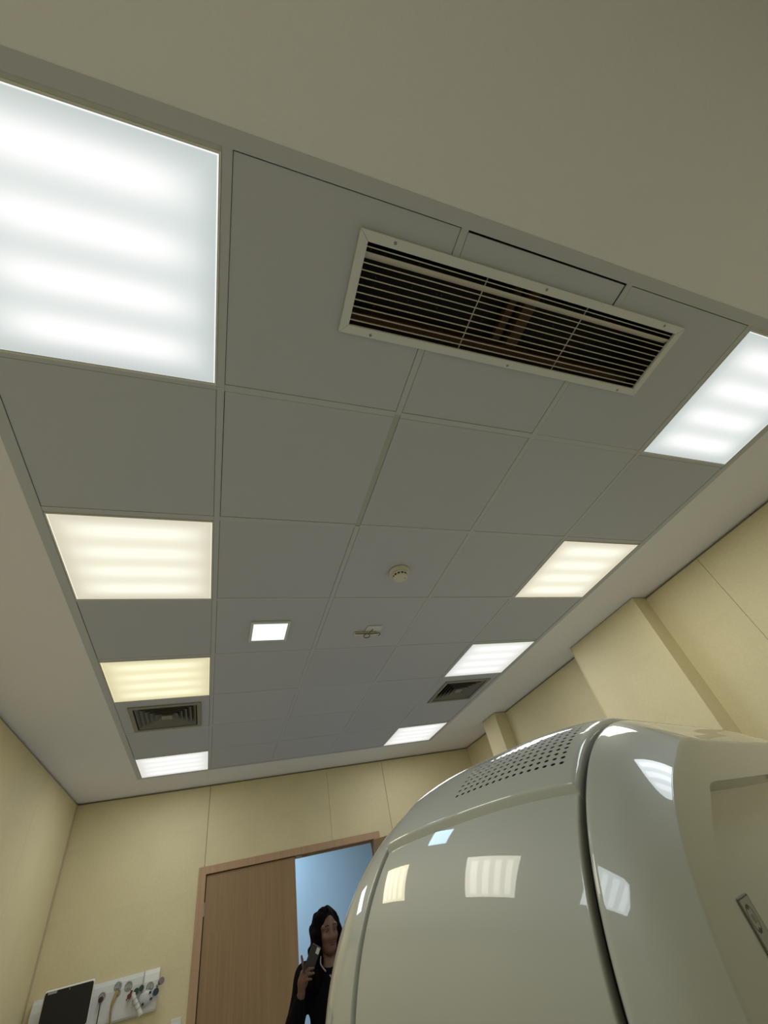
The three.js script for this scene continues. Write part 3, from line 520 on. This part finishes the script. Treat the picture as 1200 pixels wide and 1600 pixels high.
    mesh('screen', new THREE.ExtrudeGeometry(rr(w - 0.014, h - 0.014, 0.016), { depth: 0.003, bevelEnabled: false }).translate(0.001, -0.003, 0.0145), std([0.006, 0.006, 0.010], 0.3), o);
    mesh('sticker', rbox(0.06, 0.014, 0.001, 0.0004).translate(-0.115, h / 2 - 0.018, 0.018), std([0.30, 0.31, 0.36], 0.5), o);
    mesh('sensor', rbox(0.006, 0.012, 0.001, 0.0004).translate(0.0, h / 2 - 0.02, 0.018), std([0.22, 0.23, 0.27], 0.5), o);
    mesh('bracket', rbox(0.06, 0.06, 0.075, 0.004).translate(0.1, 0, -0.052), M.whitePlastic, o); }
  { const o = thing('light_switch', 'white switch plate low on the back wall near the door frame', 'switch', [0.512, 1.145, ZB]); mesh('plate', rbox(0.078, 0.118, 0.01, 0.003).translate(0, 0, 0.005), M.whitePlastic, o); mesh('rocker', rbox(0.03, 0.06, 0.006, 0.002).translate(0, 0, 0.0125), M.whitePlastic, o); }
}
// ------------------------------------------------------------------ woman standing before the doorway, phone in her raised hand
function surfaceNets(f, lo, hi, h) {
  const n = [0, 1, 2].map(k => Math.ceil((hi[k] - lo[k]) / h) + 1), [nx, ny, nz] = n, D = new Float32Array(nx * ny * nz), id = (i, j, k) => (k * ny + j) * nx + i;
  for (let k = 0; k < nz; k++) for (let j = 0; j < ny; j++) for (let i = 0; i < nx; i++) D[id(i, j, k)] = f(lo[0] + i * h, lo[1] + j * h, lo[2] + k * h);
  const vid = new Int32Array(nx * ny * nz).fill(-1), pos = [], idx = [];
  for (let k = 0; k < nz - 1; k++) for (let j = 0; j < ny - 1; j++) for (let i = 0; i < nx - 1; i++) {
    const c = []; let m = 0; for (let q = 0; q < 8; q++) { const v = D[id(i + (q & 1), j + ((q >> 1) & 1), k + (q >> 2))]; c.push(v); if (v < 0) m++; }
    if (m === 0 || m === 8) continue; let x = 0, y = 0, z = 0, w = 0;
    for (let a = 0; a < 8; a++) for (const b of [a | 1, a | 2, a | 4]) { if (b === a || (c[a] < 0) === (c[b] < 0)) continue; const t = c[a] / (c[a] - c[b]);
      x += (a & 1) + t * ((b & 1) - (a & 1)); y += ((a >> 1) & 1) + t * (((b >> 1) & 1) - ((a >> 1) & 1)); z += (a >> 2) + t * ((b >> 2) - (a >> 2)); w++; }
    vid[id(i, j, k)] = pos.length / 3; pos.push(lo[0] + (i + x / w) * h, lo[1] + (j + y / w) * h, lo[2] + (k + z / w) * h);
  }
  const quad = (a, b, c, d, flip) => { if (a < 0 || b < 0 || c < 0 || d < 0) return; flip ? idx.push(a, c, b, a, d, c) : idx.push(a, b, c, a, c, d); };
  for (let k = 1; k < nz - 1; k++) for (let j = 1; j < ny - 1; j++) for (let i = 1; i < nx - 1; i++) {
    const s = D[id(i, j, k)] < 0;
    if (s !== D[id(i + 1, j, k)] < 0) quad(vid[id(i, j - 1, k - 1)], vid[id(i, j, k - 1)], vid[id(i, j, k)], vid[id(i, j - 1, k)], !s);
    if (s !== D[id(i, j + 1, k)] < 0) quad(vid[id(i - 1, j, k - 1)], vid[id(i - 1, j, k)], vid[id(i, j, k)], vid[id(i, j, k - 1)], !s);
    if (s !== D[id(i, j, k + 1)] < 0) quad(vid[id(i - 1, j - 1, k)], vid[id(i, j - 1, k)], vid[id(i, j, k)], vid[id(i - 1, j, k)], !s);
  }
  const g = new THREE.BufferGeometry(); g.setAttribute('position', new THREE.Float32BufferAttribute(pos, 3)); g.setIndex(idx); g.computeVertexNormals(); return g;
}
const smin = (a, b, k) => { const q = Math.max(k - Math.abs(a - b), 0) / k; return Math.min(a, b) - q * q * k / 4; };
const cap = (a, b, r0, r1, sz = 1) => (x, y, z) => {
  const dx = b[0] - a[0], dy = b[1] - a[1], dz = b[2] - a[2], t = Math.max(0, Math.min(1, ((x - a[0]) * dx + (y - a[1]) * dy + (z - a[2]) * dz) / (dx * dx + dy * dy + dz * dz)));
  return Math.hypot(x - a[0] - dx * t, y - a[1] - dy * t, (z - a[2] - dz * t) / sz) - (r0 + (r1 - r0) * t); };
const ell = (c, r) => (x, y, z) => { const p = Math.hypot((x - c[0]) / r[0], (y - c[1]) / r[1], (z - c[2]) / r[2]); return (p - 1) * Math.min(...r); };
const join = (fs, k) => (x, y, z) => { let d = 1e3; for (const f of fs) d = smin(d, f(x, y, z), k); return d; };
{
  const t = thing('person', 'woman with long black hair in black clothes holding a phone up by the doorway', 'person', [1.515, 0, -4.06], -0.05);
  const sh = { r: [-0.165, 1.312, -0.02], l: [0.165, 1.312, -0.02] }, el = [-0.262, 1.065, 0.015], wr = [-0.205, 1.262, 0.165], el2 = [0.215, 1.06, -0.04], wr2 = [0.225, 0.83, 0.05];
  const torso = [cap([0, 0.90, 0], [0, 1.02, 0], 0.135, 0.115, 0.72), cap([0, 1.02, 0], [0, 1.2, -0.005], 0.115, 0.135, 0.72), cap([-0.14, 1.285, -0.02], [0.14, 1.285, -0.02], 0.065, 0.065)];
  const arms = [cap(sh.r, el, 0.05, 0.038), cap(el, wr, 0.038, 0.025), cap(sh.l, el2, 0.05, 0.038), cap(el2, wr2, 0.038, 0.025)];
  const legs = [-1, 1].flatMap(s => [cap([s * 0.085, 0.86, 0], [s * 0.095, 0.48, 0.015], 0.085, 0.055), cap([s * 0.095, 0.48, 0.015], [s * 0.095, 0.09, -0.015], 0.052, 0.034)]);
  const neck = cap([0, 1.30, -0.02], [0, 1.42, 0], 0.056, 0.05);
  // head turned a little to her left
  const HT = 0.24, hc = Math.cos(HT), hs = Math.sin(HT), HO = [0, 1.50, 0];
  const turn = f => (x, y, z) => { const X = x - HO[0], Z = z - HO[2]; return f(X * hc - Z * hs + HO[0], y, X * hs + Z * hc + HO[2]); };
  const headBase = join([ell([0, 1.525, -0.008], [0.074, 0.088, 0.092]), ell([0, 1.455, 0.026], [0.054, 0.072, 0.064]), ell([0, 1.402, 0.056], [0.026, 0.018, 0.024])], 0.045);
  const feat = join([headBase, cap([0, 1.505, 0.083], [0, 1.468, 0.101], 0.008, 0.0115), ell([-0.0115, 1.465, 0.091], [0.0085, 0.007, 0.009]), ell([0.0115, 1.465, 0.091], [0.0085, 0.007, 0.009]), ell([0, 1.456, 0.090], [0.021, 0.010, 0.013]), cap([-0.045, 1.520, 0.070], [0.045, 1.520, 0.070], 0.012, 0.012), ell([-0.036, 1.468, 0.066], [0.022, 0.02, 0.018]), ell([0.036, 1.468, 0.066], [0.022, 0.02, 0.018])], 0.016);
  const lips = join([cap([-0.019, 1.439, 0.084], [0.019, 1.439, 0.084], 0.0065, 0.0065), cap([-0.015, 1.428, 0.084], [0.015, 1.428, 0.084], 0.0075, 0.0075)], 0.003);
  const headF = turn((x, y, z) => {
    let d = smin(feat(x, y, z), lips(x, y, z), 0.008);
    for (const s of [-1, 1]) { d = Math.max(d, -(Math.hypot(x - s * 0.031, (y - 1.499) * 1.4, z - 0.096) - 0.0185)); d = smin(d, ell([s * 0.031, 1.498, 0.070], [0.0135, 0.0125, 0.0135])(x, y, z), 0.004); d = smin(d, ell([s * 0.077, 1.485, -0.004], [0.010, 0.030, 0.018])(x, y, z), 0.01); }
    return d; });
  const body = join([...torso, ...arms, ...legs, neck], 0.05);
  // right hand: palm, four fingers, thumb
  const fing = [[[-0.188, 1.350, 0.196], [-0.197, 1.386, 0.210], [-0.203, 1.418, 0.209], 0.0085], [[-0.190, 1.338, 0.200], [-0.160, 1.352, 0.232], [-0.130, 1.350, 0.226], 0.0088], [[-0.194, 1.319, 0.200], [-0.162, 1.331, 0.232], [-0.132, 1.327, 0.226], 0.0085], [[-0.200, 1.301, 0.196], [-0.172, 1.309, 0.226], [-0.148, 1.304, 0.224], 0.0075]];
  const handF = (x, y, z) => {
    let d = join([cap([-0.209, 1.240, 0.150], [-0.204, 1.300, 0.180], 0.023, 0.026), cap([-0.200, 1.300, 0.182], [-0.196, 1.336, 0.190], 0.024, 0.020), cap([-0.186, 1.300, 0.176], [-0.184, 1.325, 0.178], 0.02, 0.016)], 0.02)(x, y, z);
    const th = smin(cap([-0.182, 1.312, 0.180], [-0.160, 1.345, 0.190], 0.012, 0.0095)(x, y, z), cap([-0.160, 1.345, 0.190], [-0.140, 1.372, 0.197], 0.0095, 0.0075)(x, y, z), 0.006);
    d = smin(d, th, 0.012);
    for (const [A, B, C, r] of fing) d = smin(d, smin(cap(A, B, r + 0.001, r)(x, y, z), cap(B, C, r, r - 0.002)(x, y, z), 0.004), 0.006);
    return d; };
  const handL = join([cap(wr2, [0.228, 0.755, 0.06], 0.026, 0.03), ...[0, 1, 2, 3].map(i => cap([0.222 + (i - 1.5) * 0.004, 0.75, 0.085 - i * 0.018], [0.215, 0.675 + Math.abs(i - 1.3) * 0.008, 0.082 - i * 0.016], 0.009, 0.007)), cap([0.225, 0.80, 0.08], [0.215, 0.735, 0.112], 0.011, 0.008)], 0.012);
  const bodyGeo = mergeGeometries([surfaceNets((x, y, z) => Math.max(body(x, y, z), y - 1.45), [-0.36, 0.02, -0.2], [0.32, 1.47, 0.28], 0.014), surfaceNets(headF, [-0.13, 1.35, -0.13], [0.13, 1.64, 0.15], 0.0042), surfaceNets(handF, [-0.26, 1.20, 0.11], [-0.09, 1.46, 0.26], 0.0035), surfaceNets(handL, [0.16, 0.64, 0], [0.29, 0.88, 0.15], 0.005)]);
  const bodyM = mesh('body', bodyGeo, M.skin, t);
  const dark = std([0.01, 0.008, 0.008], 0.3), q = new THREE.Vector3();
  const face = (x, y, z) => { const X = x, Z = z; return [X * hc + Z * hs, y, -X * hs + Z * hc]; };
  const white = std([0.10, 0.085, 0.075], 0.35);
  for (const s of [-1, 1]) {
    const c = face(s * 0.031, 1.498, 0.0735), ir = face(s * 0.032, 1.498, 0.0815);
    const ey = mesh(s < 0 ? 'eye' : 'eye_001', new THREE.SphereGeometry(0.0116, 18, 12).translate(...c), white, t); mesh('iris', new THREE.SphereGeometry(0.0058, 14, 10).translate(...ir), dark, ey);
    const e0 = face(s * 0.015, 1.5245, 0.0915), e1 = face(s * 0.032, 1.527, 0.0875), e2 = face(s * 0.049, 1.5195, 0.0755); mesh(s < 0 ? 'eyebrow' : 'eyebrow_001', tube([e0, e1, e2], 0.0034, 12, 6), dark, t);
  }
  const lip = (y, rx, ry) => new THREE.SphereGeometry(1, 20, 12).scale(rx, ry, 0.009).rotateY(HT).translate(...face(0, y, 0.0915));
  mesh('lips', [lip(1.4385, 0.022, 0.0056), lip(1.4290, 0.0185, 0.0066)], std([0.075, 0.026, 0.022], 0.45), t);
  const hairF = turn((x, y, z) => {
    const w = 0.006 * Math.sin(x * 90 + y * 28) * Math.sin(z * 70 + y * 21) + 0.004 * Math.sin(y * 60 + x * 40);
    let d = join([ell([0, 1.533, -0.022], [0.094, 0.097, 0.106]), cap([-0.075, 1.53, -0.01], [-0.112, 1.30, 0.01], 0.036, 0.050), cap([-0.085, 1.48, 0.02], [-0.118, 1.26, 0.055], 0.024, 0.040), cap([0.075, 1.53, -0.01], [0.105, 1.30, 0.0], 0.036, 0.05), cap([0.085, 1.50, 0.015], [0.092, 1.26, 0.055], 0.024, 0.038), cap([0, 1.5, -0.06], [0, 1.2, -0.08], 0.07, 0.08)], 0.04)(x, y, z) + w;
    d = Math.max(d, -ell([0, 1.470, 0.115], [0.064, 0.118, 0.105])(x, y, z));
    return Math.max(d, -cap([0, 1.2, 0.06], [0, 1.42, 0.06], 0.05, 0.048)(x, y, z)); });
  mesh('hair', surfaceNets(hairF, [-0.2, 1.13, -0.19], [0.2, 1.66, 0.13], 0.0065), M.hair, t);
  const sweat = join([cap([0, 0.88, 0], [0, 1.02, 0], 0.155, 0.132, 0.74), cap([0, 1.02, 0], [0, 1.2, -0.005], 0.132, 0.15, 0.74), cap([-0.05, 1.19, 0.06], [0.05, 1.19, 0.06], 0.07, 0.07), cap([-0.145, 1.29, -0.02], [0.145, 1.29, -0.02], 0.076, 0.076), cap(sh.r, el, 0.062, 0.054), cap(el, [-0.217, 1.222, 0.134], 0.054, 0.037), cap(sh.l, el2, 0.062, 0.054), cap(el2, [0.224, 0.845, 0.045], 0.054, 0.04)], 0.05);
  mesh('sweater', surfaceNets((x, y, z) => Math.max(sweat(x, y, z), -ell([0, 1.40, 0.03], [0.075, 0.085, 0.10])(x, y, z), 0.80 - y), [-0.38, 0.76, -0.22], [0.33, 1.42, 0.28], 0.0125), M.cloth, t);
  const tr = join([-1, 1].flatMap(s => [cap([s * 0.085, 0.86, 0], [s * 0.095, 0.48, 0.015], 0.10, 0.07), cap([s * 0.095, 0.48, 0.015], [s * 0.095, 0.10, -0.015], 0.07, 0.055)]).concat([cap([-0.05, 0.9, 0], [0.05, 0.9, 0], 0.12, 0.12, 0.85)]), 0.03);
  mesh('trousers', surfaceNets((x, y, z) => Math.max(tr(x, y, z), y - 0.98, 0.07 - y), [-0.24, 0.03, -0.18], [0.24, 1.02, 0.18], 0.014), M.trouser, t);
  for (const s of [-1, 1]) mesh(s < 0 ? 'shoe' : 'shoe_001', surfaceNets((x, y, z) => Math.max(join([cap([s * 0.095, 0.045, -0.05], [s * 0.10, 0.035, 0.13], 0.044, 0.038), cap([s * 0.095, 0.06, -0.02], [s * 0.095, 0.10, -0.02], 0.044, 0.044)], 0.02)(x, y, z), -y), [s * 0.095 - 0.08, -0.012, -0.13], [s * 0.095 + 0.08, 0.16, 0.2], 0.01), M.shoe, t);
  const lm = std([0.30, 0.26, 0.26], 0.5); mesh('lanyard', tube([[-0.062, 1.385, 0.085], [-0.068, 1.350, 0.112], [-0.04, 1.312, 0.128]], 0.004, 12, 6), lm, t, 'pale lanyard cord over the chest'); mesh('pen', tube([[-0.018, 1.292, 0.137], [0.008, 1.262, 0.142]], 0.0045, 6, 6), lm, t, 'pale pen clipped at the neckline');
  const ph = thing('phone', 'dark phone held upright in the raised hand of the woman', 'phone', [1.515, 0, -4.06], -0.05);
  const inner = new THREE.Group(); inner.name = 'handset'; inner.position.set(-0.138, 1.388, 0.2130); inner.rotation.z = -0.58; ph.add(inner);
  mesh('shell', new RoundedBoxGeometry(0.064, 0.142, 0.0085, 4, 0.004), std([0.02, 0.02, 0.018], 0.35), inner);
  mesh('camera_window', rbox(0.022, 0.03, 0.002, 0.0008).translate(0.016, 0.05, 0.0050), std([0.45, 0.45, 0.45], 0.25), inner);
}
renderer.render(scene, camera);
